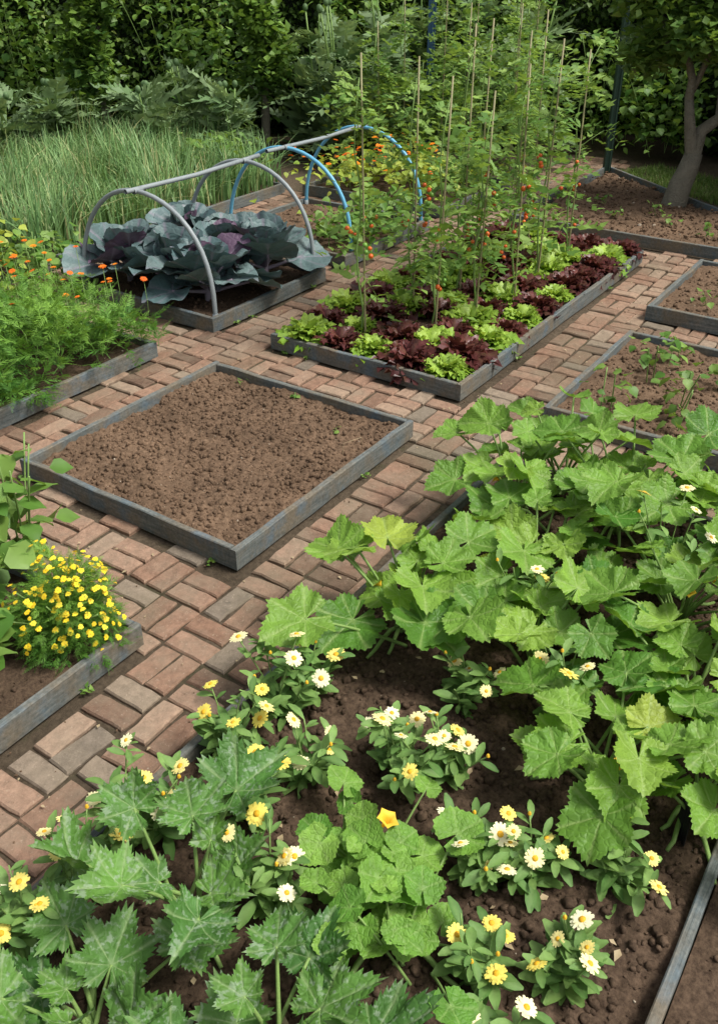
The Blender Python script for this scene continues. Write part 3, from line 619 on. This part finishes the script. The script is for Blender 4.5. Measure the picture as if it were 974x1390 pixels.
for a,b,h,m in[(4.1,2.25,.3,M_gen),(7.4,3.2,.9,M_gen),(7.2,4.1,.8,M_ylw),(8.2,2.6,1.1,M_gen),(1.35,3.8,.5,M_ylw),(1.75,4.4,.4,M_ylw),(2.05,3.75,.3,M_gen),(4.6,2.2,.35,M_gen),(5.2,4.6,.5,M_gen),(7.9,3.6,1.0,M_gen)]:
    beans('leafy_herb',*G(a,b),h,.42,210,.08,m)
for x,y,h in[(-4.4,12.8,1.9),(-2.2,12.9,1.9),(-1.9,12.5,1.3),(-5.8,13,1.6),(3.2,12.4,1.3),(3.7,11.6,1.0),(-.1,13,1.9),(1.8,13,1.9),(-3.8,12.5,1.1)]: beans('leafy_shrub',x,y,h,.6,480,.10,M_gen,z0=.1)
def post(name,x,y,h,w,mat):
    mb=MB();board(mb,(x-w/2,y),(x+w/2,y),w,h);mb.build(name,[mat])
post('garden_post',2.80,10.64,3.2,.075,M_post);post('blue_post',.88,12.28,3.2,.09,M_bpost)
mb=MB()
for i in range(3): mb.tube([[2.8,10.6,.5+i*.7],[.88,12.28,.5+i*.7]],.002,4,0)
mb.build('training_wire',[M_black])
p=np.array(G(8.15,1.45));q=np.array(G(6.2,-2.6));ang=math.atan2(q[1]-p[1],q[0]-p[0]);Ls=np.linalg.norm(q-p)
grasses('grass_strip',14000,(0,Ls),(.05,.85),.09,.003,Matrix.Translation((p[0],p[1],0))@Matrix.Rotation(ang,4,'Z'),M_grass,z0=-.018,lean=.6)
# seedlings
for a,b,h in[(2.3,-.8,.24),(2.5,-1.15,.3),(2.25,-1.2,.24),(2.8,-.9,.28),(2.9,-1.3,.24),(2.6,-1.6,.3),(3.1,-.9,.2)]: beans('bean_seedling',*G(a,b),h,.14,16,.07,M_gen,0,2)
for a,b,h in[(4.3,-.75,.10),(4.5,-1.0,.10),(4.2,-1.1,.10),(4.8,-.8,.10),(4.6,-1.3,.1),(6.0,-.3,.14),(6.2,0.1,.12),(6.1,.6,.14),(6.6,.9,.12),(6.5,.3,.14)]: beans('bean_seedling',*G(a,b),h,.09,10,.05,M_gen,0,1)
for a,b in[(1.36,1.15),(1.40,.75),(1.2,.3)]: beans('weed_seedling',*G(a,b),.04,.04,6,.03,M_gen,0,1)
mb=MB();K=60;x=U(-1.5,1.3,K);y=U(-2.05,-.7,K);multi(mb,[L4],np.stack([x,y,np.full(K,.085)],-1),U(0,6,K),U(-.3,.3,K),0,U(.015,.04,K));mb.build('dry_leaf_litter',[M_straw],MG)
mb=MB();mb.tube([[1.02,.15,.05],[1.03,.15,.12],[1.12,.1,.13],[1.13,.1,.05]],.0015,5,0);mb.build('wire_pin',[M_straw],MG)
mb=MB();board(mb,(-.36,-2.05),(-.30,-2.01),.004,.14,.05);mb.tube([[-.33,-2.03,.02],[-.33,-2.03,.1]],.004,5,0);mb.build('plant_label',[M_black],MG)
# ---------------------------------------------------------------- world, light, camera
w=bpy.data.worlds.new('World');scn.world=w;w.use_nodes=True;n=w.node_tree;bg=n.nodes['Background']
sk=n.nodes.new('ShaderNodeTexSky');sk.sky_type='NISHITA';sk.sun_disc=False;sk.sun_elevation=math.radians(58);sk.sun_rotation=math.radians(105);sk.air_density=1.0;sk.dust_density=4.0;sk.ozone_density=.6
hs=n.nodes.new('ShaderNodeHueSaturation');hs.inputs['Saturation'].default_value=.35;hs.inputs['Value'].default_value=1.15
n.links.new(sk.outputs[0],hs.inputs['Color']);n.links.new(hs.outputs[0],bg.inputs[0]);bg.inputs[1].default_value=.145
L=bpy.data.lights.new('sun','SUN');L.energy=3.9;L.angle=math.radians(16);L.color=(1,.97,.90);lo=bpy.data.objects.new('sun',L);scn.collection.objects.link(lo)
el,az=math.radians(58),math.radians(105);d=Vector((math.sin(az)*math.cos(el),math.cos(az)*math.cos(el),math.sin(el)));lo.rotation_euler=d.to_track_quat('Z','Y').to_euler();lo.location=d*20
cam=bpy.data.cameras.new('camera');co=bpy.data.objects.new('camera',cam);scn.collection.objects.link(co);co.location=(0,0,H);co.rotation_euler=(math.pi/2-math.atan(745/1239),0,0)
cam.sensor_fit='AUTO';cam.sensor_width=36;cam.lens=1239/1390*36;cam.shift_y=-45/1390;cam.clip_end=1000;cam.clip_start=.05;scn.camera=co
scn.view_settings.view_transform='Standard';scn.view_settings.look='None';scn.view_settings.exposure=0
